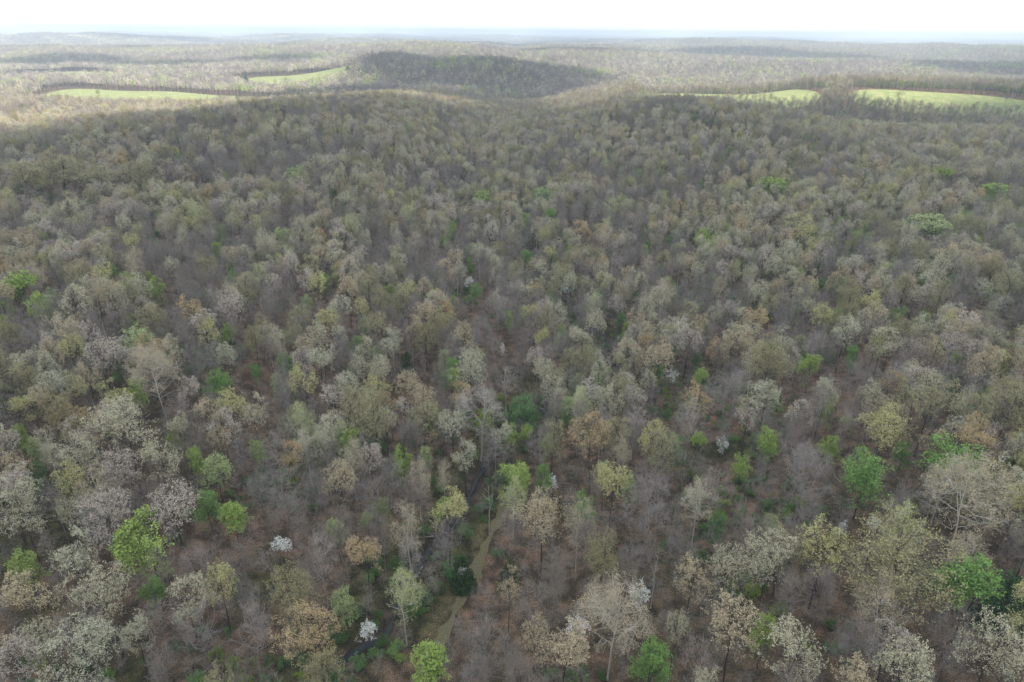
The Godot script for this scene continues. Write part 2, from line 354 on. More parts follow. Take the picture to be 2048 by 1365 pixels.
# kind, leaf colour, place, crown width, height
const HEROES := [
	["green", "yg", -67.4, -99.8, 11.4, 17.0],
	["green", "bright", -61.8, -112.9, 6.0, 11.9],
	["green", "yg", -55.5, -110.0, 6.5, 12.5],
	["green", "pale", -64.5, -124.1, 6.8, 12.8],
	["green", "bright", -77.7, -158.7, 7.2, 13.3],
	["green", "bright", -72.1, -170.3, 3.6, 9.1],
	["green", "yg", -93.8, -150.6, 6.0, 11.9],
	["pale", "tan", -88.0, -150.0, 14.0, 23.2],
	["bud", "yellow", -50.1, -89.8, 6.5, 17.2],
	["bud", "cream", -53.7, -85.8, 7.6, 18.1],
	["bud", "pink", -64.5, -105.6, 9.6, 19.7],
	["bud", "pink", -73.6, -99.8, 11.1, 20.9],
	["bud", "pale", -76.5, -92.8, 7.9, 18.3],
	["green", "yg", -86.2, -93.8, 5.7, 11.5],
	["bud", "pale", -62.6, -72.5, 11.4, 21.1],
	["bud", "pale", -59.5, -79.2, 5.6, 16.5],
	["bud", "cream", -66.5, -84.3, 10.4, 20.3],
	["bud", "tan", -76.8, -84.2, 8.7, 19.0],
	["bud", "cream", -89.8, -100.9, 10.6, 20.5],
	["bud", "cream", -82.0, -123.9, 16.2, 24.0],
	["bud", "cream", -89.2, -116.7, 10.3, 20.2],
	["bud", "cream", -73.5, -119.1, 8.8, 19.0],
	["bud", "pink", -79.5, -115.2, 8.3, 18.6],
	["fine", "olive", -36.5, -87.3, 9.0, 19.2],
	["bud", "orange", -32.1, -77.2, 10.7, 20.5],
	["bare", "pinkbare", -41.2, -79.7, 7.7, 18.2],
	["dogwood", "white", -46.4, -107.8, 4.7, 6.3],
	["bud", "orange", -48.7, -127.8, 5.4, 16.4],
	["bare", "grey", -45.1, -112.5, 10.4, 20.4],
	["bud", "pale", -52.8, -168.0, 8.8, 19.1],
	["bud", "pink", -45.5, -153.4, 8.2, 18.6],
	["bud", "yellow", -66.9, -141.9, 8.0, 18.4],
	["bud", "orange", 18.7, -132.6, 11.3, 21.1],
	["bud", "tan", 6.1, -104.3, 11.6, 21.3],
	["fine", "olive", 16.4, -95.7, 7.6, 18.1],
	["green", "yg", 0.5, -125.4, 7.9, 14.1],
	["green", "bright", 7.3, -129.6, 4.5, 10.1],
	["dogwood", "white", 10.5, -131.9, 3.8, 5.8],
	["green", "dull", 3.0, -153.6, 8.4, 14.6],
	["cedar", "dark", -9.1, -102.5, 4.7, 9.5],
	["cedar", "dark", -0.1, -103.7, 3.7, 7.4],
	["dogwood", "white", -9.4, -102.8, 2.3, 4.9],
	["pale", "yellowgreen", -18.3, -88.5, 7.4, 17.9],
	["pale", "tan", -20.2, -107.9, 7.1, 17.7],
	["pale", "tan", -15.0, -125.4, 3.7, 14.9],
	["bud", "pale", -10.5, -132.2, 6.3, 17.0],
	["bud", "pale", -12.2, -166.4, 11.5, 21.2],
	["bud", "orange", -26.6, -97.6, 7.2, 17.8],
	["dogwood", "white", 23.8, -94.6, 4.6, 6.2],
	["dogwood", "blush", 11.2, -88.0, 5.9, 7.0],
	["pale", "tan", 16.2, -79.3, 12.8, 22.2],
	["bare", "grey", 26.8, -106.6, 11.6, 21.3],
	["bare", "grey", 22.0, -95.2, 5.4, 16.3],
	["snag", "white", 26.2, -95.0, 2.9, 14.0],
	["bud", "tan", 30.5, -88.5, 6.8, 17.4],
	["bud", "cream", 26.1, -78.8, 4.0, 15.2],
	["green", "bright", 21.4, -73.6, 6.8, 12.9],
	["green", "yg", -12.4, -76.9, 7.0, 13.1],
	["bud", "tan", 4.0, -78.2, 5.1, 16.1],
	["bud", "tan", 7.8, -73.6, 8.5, 18.8],
	["bud", "tan", -0.2, -90.7, 4.4, 15.6],
	["bud", "yellow", 21.2, -117.0, 7.9, 18.3],
	["bud", "cream", 26.1, -153.7, 7.0, 17.6],
	["snag", "white", -4.6, -118.1, 3.7, 14.0],
	["dogwood", "white", -25.9, -89.8, 4.2, 6.0],
	["cedar", "dark", -32.1, -186.0, 4.9, 9.8],
	["fine", "olive", 61.2, -82.4, 17.2, 24.0],
	["green", "bright", 72.0, -81.1, 10.3, 16.8],
	["green", "bright", 71.0, -113.8, 10.1, 16.6],
	["green", "bright", 90.4, -114.6, 13.4, 17.0],
	["pale", "tan", 81.4, -99.0, 15.8, 24.0],
	["bare", "grey", 57.0, -110.5, 13.5, 22.8],
	["bud", "yellow", 53.7, -91.8, 9.5, 19.6],
	["dogwood", "white", 66.0, -107.1, 2.9, 5.3],
	["dogwood", "white", 71.1, -106.8, 3.6, 5.7],
	["bud", "cream", 43.3, -89.1, 10.6, 20.5],
	["bud", "cream", 37.1, -90.3, 6.9, 17.6],
	["bud", "yellow", 79.9, -125.6, 11.5, 21.2],
	["bud", "olivebud", 94.0, -134.2, 12.1, 21.7],
	["fine", "olive", 67.5, -162.6, 13.3, 22.6],
	["green", "yg", 83.2, -170.1, 6.7, 12.7],
	["green", "bright", 98.2, -179.0, 5.2, 11.0],
	["green", "yg", 54.3, -172.0, 5.0, 10.8],
	["green", "yg", 59.6, -134.1, 6.0, 11.9],
	["green", "yg", 51.9, -128.1, 4.6, 10.3],
	["pale", "cream", 37.4, -110.5, 7.2, 17.8],
	["bare", "whitebare", 116.8, -165.7, 9.8, 19.9],
	["bud", "cream", 40.4, -70.4, 8.7, 18.9],
	["bud", "tan", 33.7, -75.6, 8.8, 19.0],
	["pale", "tan", 57.7, -78.6, 8.9, 19.1],
	["cedar", "fir", 81.0, -84.4, 7.3, 14.0],
	["bud", "cream", 65.1, -67.1, 10.2, 20.2],
	["green", "yg", 44.0, -137.6, 4.7, 10.4],
	["green", "bright", 85.8, -126.0, 4.3, 10.0],
	["green", "yg", 72.2, -130.7, 4.8, 10.5],
	["bud", "yellow", 90.8, -100.4, 7.3, 17.8],
	["dogwood", "white", 51.8, -142.0, 3.6, 5.7],
	["green", "yg", -153.2, -201.2, 12.8, 17.0],
	["green", "yg", -139.0, -188.2, 9.0, 15.4],
	["green", "yg", -127.0, -213.6, 8.0, 14.2],
	["green", "yg", -117.9, -214.0, 6.4, 12.4],
	["green", "bright", -67.6, -232.2, 4.9, 10.6],
	["green", "bright", 5.5, -292.4, 6.7, 12.8],
	["green", "bright", -14.1, -242.1, 5.7, 11.5],
	["green", "bright", 15.1, -385.7, 14.5, 17.0],
	["green", "yg", 136.7, -365.4, 18.6, 17.0],
	["green", "yg", 242.2, -345.0, 18.8, 17.0],
	["green", "olivegreen", 238.0, -384.7, 16.1, 17.0],
	["green", "pale", 180.1, -288.9, 21.5, 17.0],
	["bud", "yellow", 119.5, -279.0, 17.4, 24.0],
	["green", "bright", 125.0, -203.6, 6.3, 12.3],
	["bud", "pale", 98.4, -185.3, 8.6, 18.8],
	["bud", "orange", 77.4, -201.3, 9.5, 19.6],
	["dogwood", "white", -17.4, -263.6, 4.9, 6.5],
	["dogwood", "white", 22.0, -268.6, 5.5, 6.8],
	["dogwood", "white", 170.8, -222.1, 6.0, 7.1],
	["dogwood", "white", 38.0, -352.8, 4.3, 6.1],
	["dogwood", "white", 48.8, -184.2, 4.4, 6.1],
	["dogwood", "blush", -2.3, -202.3, 3.6, 5.7],
	["green", "pale", -103.1, -169.1, 10.0, 16.5],
	["green", "pale", -94.4, -268.6, 8.6, 14.9],
	["pale", "yellowgreen", -68.9, -282.1, 9.7, 19.7],
	["green", "bright", 19.1, -348.0, 9.0, 15.3],
	["green", "yg", -16.0, -371.1, 12.3, 17.0],
	["green", "yg", 86.7, -299.6, 9.5, 15.9],
	["bare", "grey", 16.7, -141.4, 4.4, 15.5],
	["bare", "grey", -47.1, -90.4, 4.6, 15.7],
	["bare", "grey", -5.3, -74.9, 4.4, 15.5],
	["bud", "cream", 52.1, -225.7, 9.0, 19.2],
	["bare", "grey", 33.2, -262.2, 9.4, 19.5],
	["bare", "grey", 53.8, -147.8, 11.7, 21.3],
	["bare", "whitebare", -7.8, -147.9, 13.8, 23.0],
	["bare", "whitebare", 42.9, -141.6, 7.5, 18.0],
	["green", "dull", 40.4, -107.4, 4.9, 10.6],
	["bare", "openoak", -157.2, -345.6, 13.0, 22.4],
	["fine", "olive", -225.2, -342.5, 30.4, 24.0],
	["fine", "olive", -231.0, -324.1, 23.7, 24.0],
	["bud", "olivebud", -201.3, -335.4, 23.2, 24.0],
	["fine", "olive", -186.1, -343.2, 17.4, 24.0],
	["bare", "openoak", -172.3, -340.2, 14.2, 23.3],
	["green", "pale", -113.9, -363.1, 11.3, 17.0],
]

# ---------------------------------------------------------------- materials, names
# leaf colours as linear reflectances
const TINTS := {
	"cream": [0.50, 0.47, 0.34], "pink": [0.50, 0.44, 0.385], "tan": [0.49, 0.41, 0.28], "orange": [0.50, 0.38, 0.22], "yellow": [0.50, 0.48, 0.23], "pale": [0.49, 0.48, 0.36], "olivebud": [0.38, 0.355, 0.21],
	"olive": [0.33, 0.30, 0.165], "bright": [0.18, 0.31, 0.085], "yg": [0.29, 0.39, 0.10], "dull": [0.12, 0.22, 0.08], "olivegreen": [0.24, 0.31, 0.06], "yellowgreen": [0.42, 0.47, 0.19],
	"white": [0.76, 0.77, 0.75], "blush": [0.78, 0.70, 0.68], "dark": [0.045, 0.085, 0.03], "fir": [0.05, 0.12, 0.045], "shrub": [0.09, 0.17, 0.045],
	"grey": [0.245, 0.228, 0.21], "pinkbare": [0.31, 0.265, 0.245], "whitebare": [0.40, 0.36, 0.33], "openoak": [0.15, 0.12, 0.11], "brownbare": [0.235, 0.2, 0.17], "greenpale": [0.36, 0.42, 0.2],
}
var leaf_materials := {}
var twig_materials := {}
var taken := {}

func lin(a: Array) -> Color:
	return Color(a[0], a[1], a[2]).linear_to_srgb()

func plain(called: String, col: Color, rough := 0.9) -> StandardMaterial3D:
	var m := StandardMaterial3D.new()
	m.resource_name = called
	m.albedo_color = col
	m.roughness = rough
	m.metallic_specular = 0.25
	return m

func leafy(tint: String) -> StandardMaterial3D:
	if not leaf_materials.has(tint):
		var m := plain("foliage_" + tint, lin(TINTS[tint]), 0.85)
		m.vertex_color_use_as_albedo = true
		m.backlight_enabled = true
		m.backlight = Color(0.3, 0.3, 0.3)
		leaf_materials[tint] = m
	return leaf_materials[tint]

func numbered(called: String) -> String:
	taken[called] = taken.get(called, -1) + 1
	return called if taken[called] == 0 else "%s_%03d" % [called, taken[called]]

func mesh_of(parts: Array, mats: Array) -> ArrayMesh:
	var m := ArrayMesh.new()
	for j in parts.size():
		if parts[j].ix.size() == 0:
			continue
		m.add_surface_from_arrays(Mesh.PRIMITIVE_TRIANGLES, parts[j].arrays())
		m.surface_set_material(m.get_surface_count() - 1, mats[j])
	return m

func put(called: String, m: Mesh, parent: Node = self) -> MeshInstance3D:
	var o := MeshInstance3D.new()
	o.name = called
	o.mesh = m
	parent.add_child(o, true)
	return o

func tag(o: Node, label: String, category: String, group := "", kind := "") -> void:
	if label:
		o.set_meta("label", label)
	if category:
		o.set_meta("category", category)
	if group:
		o.set_meta("group", group)
	if kind:
		o.set_meta("kind", kind)

# ---------------------------------------------------------------- scene
const VARIANTS := {"bare": 6, "bud": 6, "budbig": 4, "palebig": 2, "fine": 3, "green": 5, "pale": 4, "dogwood": 3, "cedar": 2, "snag": 2, "shrub": 3, "sapling": 4}
const BARK := {"bare": "grey", "bud": "dark", "budbig": "dark", "palebig": "white", "fine": "dark", "green": "dark", "pale": "white", "dogwood": "grey", "cedar": "dark", "snag": "white", "shrub": "grey", "sapling": "grey"}
var bark := {}
var protos := {}       # kind -> [[trunk mesh, limb mesh, twig builder mesh + leaves]]
var scatter := {}      # name of the stuff -> {variant key -> [mesh, transforms, colours]}
var rng := RandomNumberGenerator.new()

func proto(kind: String, number: int) -> Array:
	var key := kind + str(number)
	if not protos.has(key):
		var g := grow(kind, number, 0)
		var b: Material = bark[BARK[kind]]
		var tw: Material = bark["twig_" + BARK[kind]]
		var leafm: Material = leafy("cream")
		protos[key] = [mesh_of([g[0]], [b]), mesh_of([g[1]], [b]), mesh_of([g[2], g[3]], [tw, leafm])]
	return protos[key]

func stock(kind: String, number: int, lod: int) -> ArrayMesh:
	var key := "%s%d_%d" % [kind, number, lod]
	if not protos.has(key):
		var g := grow(kind, number, lod)
		var wood := Builder.new()
		wood.join(g[0])
		wood.join(g[1])
		var tw: Material = bark["twig_neutral"] if kind in ["bare", "sapling"] else bark["twig_" + BARK[kind]]
		protos[key] = mesh_of([wood, g[2], g[3]], [bark[BARK[kind]], tw, leafy("neutral")])
	return protos[key]

func scatter_one(stuff: String, key: String, m: Mesh, t: Transform3D, col: Color) -> void:
	if not scatter.has(stuff):
		scatter[stuff] = {}
	if not scatter[stuff].has(key):
		scatter[stuff][key] = [m, [], []]
	scatter[stuff][key][1].append(t)
	scatter[stuff][key][2].append(col)

func flush_scatter(stuff: String, label: String, category: String) -> void:
	if not scatter.has(stuff):
		return
	var o := Node3D.new()
	o.name = stuff
	add_child(o)
	tag(o, label, category, "", "stuff")
	for key in scatter[stuff]:
		var a: Array = scatter[stuff][key]
		var mm := MultiMesh.new()
		mm.transform_format = MultiMesh.TRANSFORM_3D
		mm.use_colors = true
		mm.mesh = a[0]
		mm.instance_count = a[1].size()
		for j in a[1].size():
			mm.set_instance_transform(j, a[1][j])
			mm.set_instance_color(j, a[2][j])
		var i := MultiMeshInstance3D.new()
		i.name = "trees"
		i.multimesh = mm
		i.set_meta("kind", "stuff")
		o.add_child(i, true)

func placing(kind: String, x: float, z: float, wide: float, tall: float, turn: float, lean := 0.03) -> Transform3D:
	var b := Basis.from_euler(Vector3(rng.randfn() * lean, turn, rng.randfn() * lean))
	b = b * Basis.from_scale(Vector3(wide / KINDS[kind].w, tall / KINDS[kind].h, wide / KINDS[kind].w))
	return Transform3D(b, Vector3(x, ground(x, z) - 0.12, z))

func tree_thing(called: String, kind: String, number: int, tint: String, t: Transform3D, label: String, category: String, group: String) -> Node3D:
	var o := Node3D.new()
	o.name = numbered(called)
	add_child(o)
	o.transform = t
	tag(o, label, category, group)
	var p := proto(kind, number)
	var trunk := put("trunk", p[0], o)
	var limbs := put("branches", p[1], o)
	var crown := put("crown", p[2], o)
	var last: int = p[2].get_surface_count() - 1
	if p[2].get_surface_count() > 1:
		crown.set_surface_override_material(last, leafy(tint))
	elif bark.has("twig_" + tint):
		crown.set_surface_override_material(0, bark["twig_" + tint])
	if bark.has("bark_" + tint):
		trunk.set_surface_override_material(0, bark["bark_" + tint])
		limbs.set_surface_override_material(0, bark["bark_" + tint])
	return o

func cloud(spots: Array, sun: Vector3, altitude: float) -> void:
	var b := Builder.new()
	var n := FastNoiseLite.new()
	n.seed = 7
	n.frequency = 0.006
	for s in spots:
		var c := Vector3(s[0], 0, -s[1]) + sun * (altitude / sun.y)
		var base := b.v.size()
		for i in 13:
			for j in 24:
				var el := PI * (i / 12.0 - 0.5)
				var dir := Vector3(cos(el) * cos(TAU * j / 24.0), sin(el), cos(el) * sin(TAU * j / 24.0))
				var q: Vector3 = c + dir * s[2] * Vector3(1, 0.4, 1)
				q += dir * s[2] * 0.45 * n.get_noise_3dv(q)
				b.v.append(q)
				b.n.append(dir)
				b.c.append(Color.WHITE)
		for i in 12:
			for j in 24:
				var a := base + i * 24 + j
				var d := base + i * 24 + (j + 1) % 24
				b.ix.append_array(PackedInt32Array([a, d, a + 24, d, d + 24, a + 24]))
	var m := plain("cloud_white", Color(0.93, 0.93, 0.94), 1.0)
	var o := put(numbered("cloud"), mesh_of([b], [m]))
	tag(o, "white cumulus cloud over the wooded valley that shades the ground", "cloud", "cumulus clouds")

func speckle(seed_: int, freq: float, dark: Color, light: Color, size := 1024) -> NoiseTexture2D:
	var n := FastNoiseLite.new()
	n.seed = seed_
	n.frequency = freq
	n.fractal_octaves = 5
	n.fractal_gain = 0.62
	var g := Gradient.new()
	g.set_color(0, dark)
	g.set_color(1, light)
	g.set_offset(0, 0.25)
	g.set_offset(1, 0.75)
	var t := NoiseTexture2D.new()
	t.width = size
	t.height = size
	t.seamless = true
	t.noise = n
	t.color_ramp = g
	return t

func make_ground() -> void:
	var b := Builder.new()
	var az: Array = []
	var a := -50.0
	while a <= 50.0:
		az.append(deg_to_rad(a))
		a += 0.3
	for j in 25:
		az.append(deg_to_rad(60.0 + j * 10.0))
	var patch := FastNoiseLite.new()
	patch.seed = 3
	patch.frequency = 0.011
	var wide := FastNoiseLite.new()
	wide.seed = 5
	wide.frequency = 0.0016
	var radii: Array = [6.0, 20.0, 40.0]
	var rr := 50.0
	while rr < 24000.0:
		radii.append(rr)
		rr *= 1.0135 if rr < 6000.0 else 1.03
	var cols := az.size()
	b.v.append(Vector3(0, ground(0, 0), 0))
	b.n.append(Vector3.UP)
	b.c.append(Color(0.2, 0.14, 0.11))
	for r in radii:
		for q in az:
			var x: float = sin(q) * r
			var z: float = -cos(q) * r
			b.v.append(Vector3(x, ground(x, z), z))
			var t: float = patch.get_noise_2d(x, z)
			var w: float = wide.get_noise_2d(x, z)
			var col := Color(0.33, 0.22, 0.17).lerp(Color(0.24, 0.185, 0.135), ss(-0.3, 0.4, t))
			col = col.lerp(Color(0.11, 0.13, 0.05), 0.7 * ss(0.18, 0.5, patch.get_noise_2d(x * 1.9 + 400.0, z * 1.9)))
			var off: float = absf(x - course(CREEK, -z))
			if r < 420.0:
				col = col.lerp(Color(0.09, 0.12, 0.04), 0.75 * ss(14.0, 3.0, off + 9.0 * t))
				col = col.lerp(Color(0.15, 0.115, 0.095), ss(4.0, 2.0, off))
			if r > 2600.0:
				var wood := Color(0.20, 0.18, 0.145).lerp(Color(0.13, 0.125, 0.115), ss(-0.2, 0.3, t))
				wood = wood.lerp(Color(0.30, 0.36, 0.17), ss(0.27, 0.34, w) * ss(2600.0, 3600.0, r))
				col = col.lerp(wood, ss(2600.0, 4200.0, r))
			b.c.append(col)
	for k in radii.size() - 1:
		for j in cols:
			var p := 1 + k * cols + j
			var p1 := 1 + k * cols + (j + 1) % cols
			b.ix.append_array(PackedInt32Array([p, p1, p + cols, p1, p1 + cols, p + cols]))
	for j in cols:
		b.ix.append_array(PackedInt32Array([0, 1 + (j + 1) % cols, 1 + j]))
	# smooth normals from the height function's own faces
	var n := PackedVector3Array()
	n.resize(b.v.size())
	for k in range(0, b.ix.size(), 3):
		var f := (b.v[b.ix[k + 2]] - b.v[b.ix[k]]).cross(b.v[b.ix[k + 1]] - b.v[b.ix[k]])
		if f.y < 0.0:
			f = -f
		for j in 3:
			n[b.ix[k + j]] += f
	for k in n.size():
		n[k] = n[k].normalized()
	b.n = n
	var m := plain("leaf_litter", Color.WHITE, 0.95)
	m.vertex_color_use_as_albedo = true
	m.albedo_texture = speckle(11, 0.06, Color(0.62, 0.6, 0.6), Color(1.0, 1.0, 1.0))
	m.uv1_triplanar = true
	m.uv1_world_triplanar = true
	m.uv1_scale = Vector3(0.04, 0.04, 0.04)
	m.detail_enabled = true
	m.detail_albedo = speckle(12, 0.012, Color(0.55, 0.58, 0.56), Color(1.0, 0.98, 0.95))
	m.detail_blend_mode = BaseMaterial3D.BLEND_MODE_MUL
	m.detail_uv_layer = BaseMaterial3D.DETAIL_UV_2
	m.uv2_triplanar = true
	m.uv2_world_triplanar = true
	m.uv2_scale = Vector3(0.017, 0.017, 0.017)
	var o := put("ground", mesh_of([b], [m]))
	o.set_meta("kind", "structure")

func ribbon(called: String, line: Array, from_d: float, to_d: float, wide: float, lift: float, m: Material, level := false) -> void:
	var b := Builder.new()
	var d := from_d
	var k := 0
	while d <= to_d:
		var x := course(line, d)
		var along := Vector3(course(line, d + 2.0) - course(line, d - 2.0), 0, -4.0).normalized()
		var side := along.cross(Vector3.UP)
		var w := wide * (0.8 + 0.35 * sin(d * 0.31) + 0.2 * sin(d * 0.83 + 1.0))
		for s in [-1.0, -0.35, 0.35, 1.0]:
			var q: Vector3 = Vector3(x, 0, -d) + side * s * w * (1.0 + 0.22 * sin(d * 1.7 + s * 4.0) + 0.15 * sin(d * 3.1 + s))
			q.y = (ground(x, -d) if level else ground(q.x, q.z)) + lift
			b.v.append(q)
			b.n.append(Vector3.UP)
			b.c.append(Color.WHITE)
		if k:
			for j in 3:
				var p := k * 4 + j
				b.ix.append_array(PackedInt32Array([p, p + 1, p - 4, p + 1, p - 3, p - 4]))
		k += 1
		d += 1.5
	put(called, mesh_of([b], [m])).set_meta("kind", "structure")

func make_fields(grass: Material) -> void:
	for f in FIELDS:
		var b := Builder.new()
		var n := 48
		var rings := 14
		b.v.append(Vector3(f[0], ground(f[0], -f[1]) + 0.25, -f[1]))
		b.n.append(Vector3.UP)
		b.c.append(Color.WHITE)
		for k in range(1, rings + 1):
			for j in n:
				var t := TAU * j / n
				var e: float = sqrt(1.0 + 0.16 * sin(3.0 * t + f[0]) + 0.1 * sin(5.0 * t + f[1])) * k / rings
				var u: float = cos(t) * e * f[2]
				var w: float = sin(t) * e * f[3]
				var x: float = f[0] + cos(f[4]) * u - sin(f[4]) * w
				var z: float = -(f[1] + sin(f[4]) * u + cos(f[4]) * w)
				var step := 2.0
				var nrm := Vector3(ground(x - step, z) - ground(x + step, z), 2.0 * step, ground(x, z - step) - ground(x, z + step)).normalized()
				b.v.append(Vector3(x, ground(x, z) + 0.3, z))
				b.n.append(nrm)
				b.c.append(Color.WHITE)
		for j in n:
			b.ix.append_array(PackedInt32Array([0, 1 + j, 1 + (j + 1) % n]))
		for k in rings - 1:
			for j in n:
				var p := 1 + k * n + j
				var p1 := 1 + k * n + (j + 1) % n
				b.ix.append_array(PackedInt32Array([p, p + n, p1, p1, p + n, p1 + n]))
		put(numbered("field"), mesh_of([b], [grass])).set_meta("kind", "structure")

func choose(r: float, table: Array) -> String:
	for q in table:
		r -= q[1]
		if r <= 0.0:
			return q[0]
	return table[0][0]

const NAMES := {"bare": "bare_tree", "bud": "budding_tree", "fine": "spreading_tree", "green": "leafing_tree", "pale": "pale_barked_tree", "dogwood": "flowering_tree", "cedar": "evergreen_tree", "snag": "dead_tree"}
const LOOK := {
	"cream": "cream", "pink": "pinkish cream", "tan": "tan", "orange": "orange-tan", "yellow": "yellowish cream", "pale": "pale whitish", "olivebud": "olive-tan", "olive": "olive", "bright": "bright green",
	"yg": "yellow-green", "dull": "dull green", "olivegreen": "olive-green", "yellowgreen": "pale yellow-green", "white": "white", "blush": "blush white", "dark": "dark green", "fir": "deep green", "greenpale": "pale green",
	"grey": "grey", "pinkbare": "pinkish grey", "whitebare": "whitish", "openoak": "dark", "brownbare": "brownish grey",
}

func described(kind: String, tint: String) -> String:
	var c: String = LOOK[tint]
	match kind:
		"bare": return c + " leafless tree"
		"bud": return c + " budding tree"
		"fine": return c + " airy-leaved tree"
		"green": return c + " tree in new leaf"
		"pale": return "white-barked tree with " + c + " leaves"
		"dogwood": return "small tree in " + c + " blossom"
		"cedar": return c + " evergreen"
	return c + " crooked bare snag"

func beside(x: float, z: float, me: Array, most: float, count: int) -> String:
	# names the nearest standing trees that look different from this one
	var near: Array = []
	for o in HEROES:
		var gap := Vector2(o[2] - x, o[3] - z).length()
		if o != me and gap > 0.1 and gap < most:
			near.append([gap, "the " + described(o[0], shade(o))])
	near.sort_custom(func(a, b): return a[0] < b[0])
	var words: Array = []
	for q in near:
		if not words.has(q[1]) and words.size() < count:
			words.append(q[1])
	if words.size() == 2:
		return " between %s and %s" % words
	return " next to " + words[0] if words.size() == 1 else ""

func shade(q: Array) -> String:
	return "greenpale" if q[1] == "pale" and q[0] != "bud" else q[1]

func setting(x: float, z: float) -> String:
	if z > -330.0 and absf(x - course(CREEK, -z)) < 11.0:
		return " on the creek bank"
	if z > -145.0 and absf(x - course(TRAIL, -z)) < 11.0:
		return " by the grassy trail"
	if in_field(x, z, 14.0):
		return " at the meadow edge"
	return ""

func bulk(wide: float, tall: float) -> String:
	if wide >= 11.5:
		return "huge "
	if wide >= 9.0:
		return "broad "
	return "slender " if wide < 0.34 * tall else ""

func _ready() -> void:
	# ---- camera, sky, sun, air
	var cam := Camera3D.new()
	cam.name = "camera"
	cam.fov = 53.13
	cam.near = 1.0
	cam.far = 60000.0
	add_child(cam)
	cam.position = Vector3(0, CAMERA_HEIGHT, 0)
	cam.rotation_degrees = Vector3(-24.4, 0, 0.5)
	cam.current = true
	var env := Environment.new()
	env.background_mode = Environment.BG_SKY
	var sky := ProceduralSkyMaterial.new()
	sky.sky_top_color = Color(0.945, 0.98, 1.0)
	sky.sky_horizon_color = Color(0.88, 0.89, 0.9)
	sky.sky_curve = 0.15
	sky.ground_bottom_color = Color(0.4, 0.38, 0.34)
	sky.ground_horizon_color = Color(0.8, 0.83, 0.86)
	sky.sun_angle_max = 12.0
	sky.energy_multiplier = 0.86
	env.sky = Sky.new()
	env.sky.sky_material = sky
	env.tonemap_mode = Environment.TONE_MAPPER_LINEAR
	env.tonemap_exposure = 2.05
	env.sdfgi_enabled = true
	env.ssao_enabled = true
	env.ssil_enabled = true
	env.fog_enabled = true
	env.fog_density = 0.00018
	env.fog_light_color = Color(0.87, 0.93, 1.0)
	var we := WorldEnvironment.new()
	we.name = "surroundings"
	we.environment = env
	add_child(we)
	var high := deg_to_rad(52.0)
	var bearing := deg_to_rad(118.0)
	var sun_at := Vector3(sin(bearing) * cos(high), sin(high), -cos(bearing) * cos(high))
	var sun := DirectionalLight3D.new()
	sun.name = "sun"
	sun.light_energy = 1.6
	sun.light_color = Color(1.0, 0.96, 0.9)
	sun.light_angular_distance = 0.7
	sun.shadow_enabled = true
	add_child(sun)
	sun.look_at_from_position(sun_at * 100.0, Vector3.ZERO)

	# ---- materials
	bark = {
		"dark": plain("bark_dark", lin([0.055, 0.048, 0.045])), "grey": plain("bark_grey", lin([0.19, 0.165, 0.157])), "white": plain("bark_white", lin([0.46, 0.43, 0.39])),
		"twig_dark": plain("twigs_dark", lin([0.13, 0.11, 0.1])), "twig_white": plain("twigs_pale", lin([0.34, 0.31, 0.27])),
		"bark_whitebare": plain("bark_pale", lin([0.33, 0.3, 0.28])), "bark_openoak": plain("bark_black", lin([0.06, 0.05, 0.045])), "bark_pinkbare": plain("bark_pinkish", lin([0.27, 0.22, 0.21])),
	}
	for t in ["grey", "pinkbare", "whitebare", "openoak", "brownbare"]:
		bark["twig_" + t] = plain("twigs_" + t, lin(TINTS[t]))
	var neutral := plain("foliage", Color.WHITE, 0.85)
	neutral.vertex_color_use_as_albedo = true
	neutral.backlight_enabled = true
	neutral.backlight = Color(0.3, 0.3, 0.3)
	leaf_materials["neutral"] = neutral
	var neutral_twig := plain("twigs", Color.WHITE, 0.9)
	neutral_twig.vertex_color_use_as_albedo = true
	bark["twig_neutral"] = neutral_twig
	var water := plain("creek_water", lin([0.02, 0.024, 0.028]), 0.08)
	water.metallic_specular = 0.35
	var rip := FastNoiseLite.new()
	rip.frequency = 0.04
	var ripple := NoiseTexture2D.new()
	ripple.as_normal_map = true
	ripple.seamless = true
	ripple.noise = rip
	water.normal_enabled = true
	water.normal_texture = ripple
	water.normal_scale = 0.35
	water.uv1_triplanar = true
	water.uv1_world_triplanar = true
	water.uv1_scale = Vector3(0.2, 0.2, 0.2)
	var path := plain("trail_grass", Color.WHITE, 0.95)
	path.albedo_texture = speckle(21, 0.03, lin([0.085, 0.09, 0.04]), lin([0.19, 0.145, 0.1]))
	path.uv1_triplanar = true
	path.uv1_world_triplanar = true
	path.uv1_scale = Vector3(0.09, 0.09, 0.09)
	var grass := plain("pasture", Color.WHITE, 0.95)
	grass.albedo_texture = speckle(31, 0.012, lin([0.17, 0.24, 0.095]), lin([0.30, 0.315, 0.17]))
	grass.uv1_triplanar = true
	grass.uv1_world_triplanar = true
	grass.uv1_scale = Vector3(0.006, 0.006, 0.006)
	grass.detail_enabled = true
	grass.detail_albedo = speckle(33, 0.03, Color(0.8, 0.76, 0.7), Color(1, 1, 1))
	grass.detail_blend_mode = BaseMaterial3D.BLEND_MODE_MUL
	grass.detail_uv_layer = BaseMaterial3D.DETAIL_UV_2
	grass.uv2_triplanar = true
	grass.uv2_world_triplanar = true
	grass.uv2_scale = Vector3(0.011, 0.011, 0.011)

	# ---- terrain
	make_ground()
	ribbon("creek", CREEK, 40.0, 330.0, 0.75, 0.32, water, true)
	ribbon("trail", TRAIL, 50.0, 140.0, 1.25, 0.05, path)
	make_fields(grass)
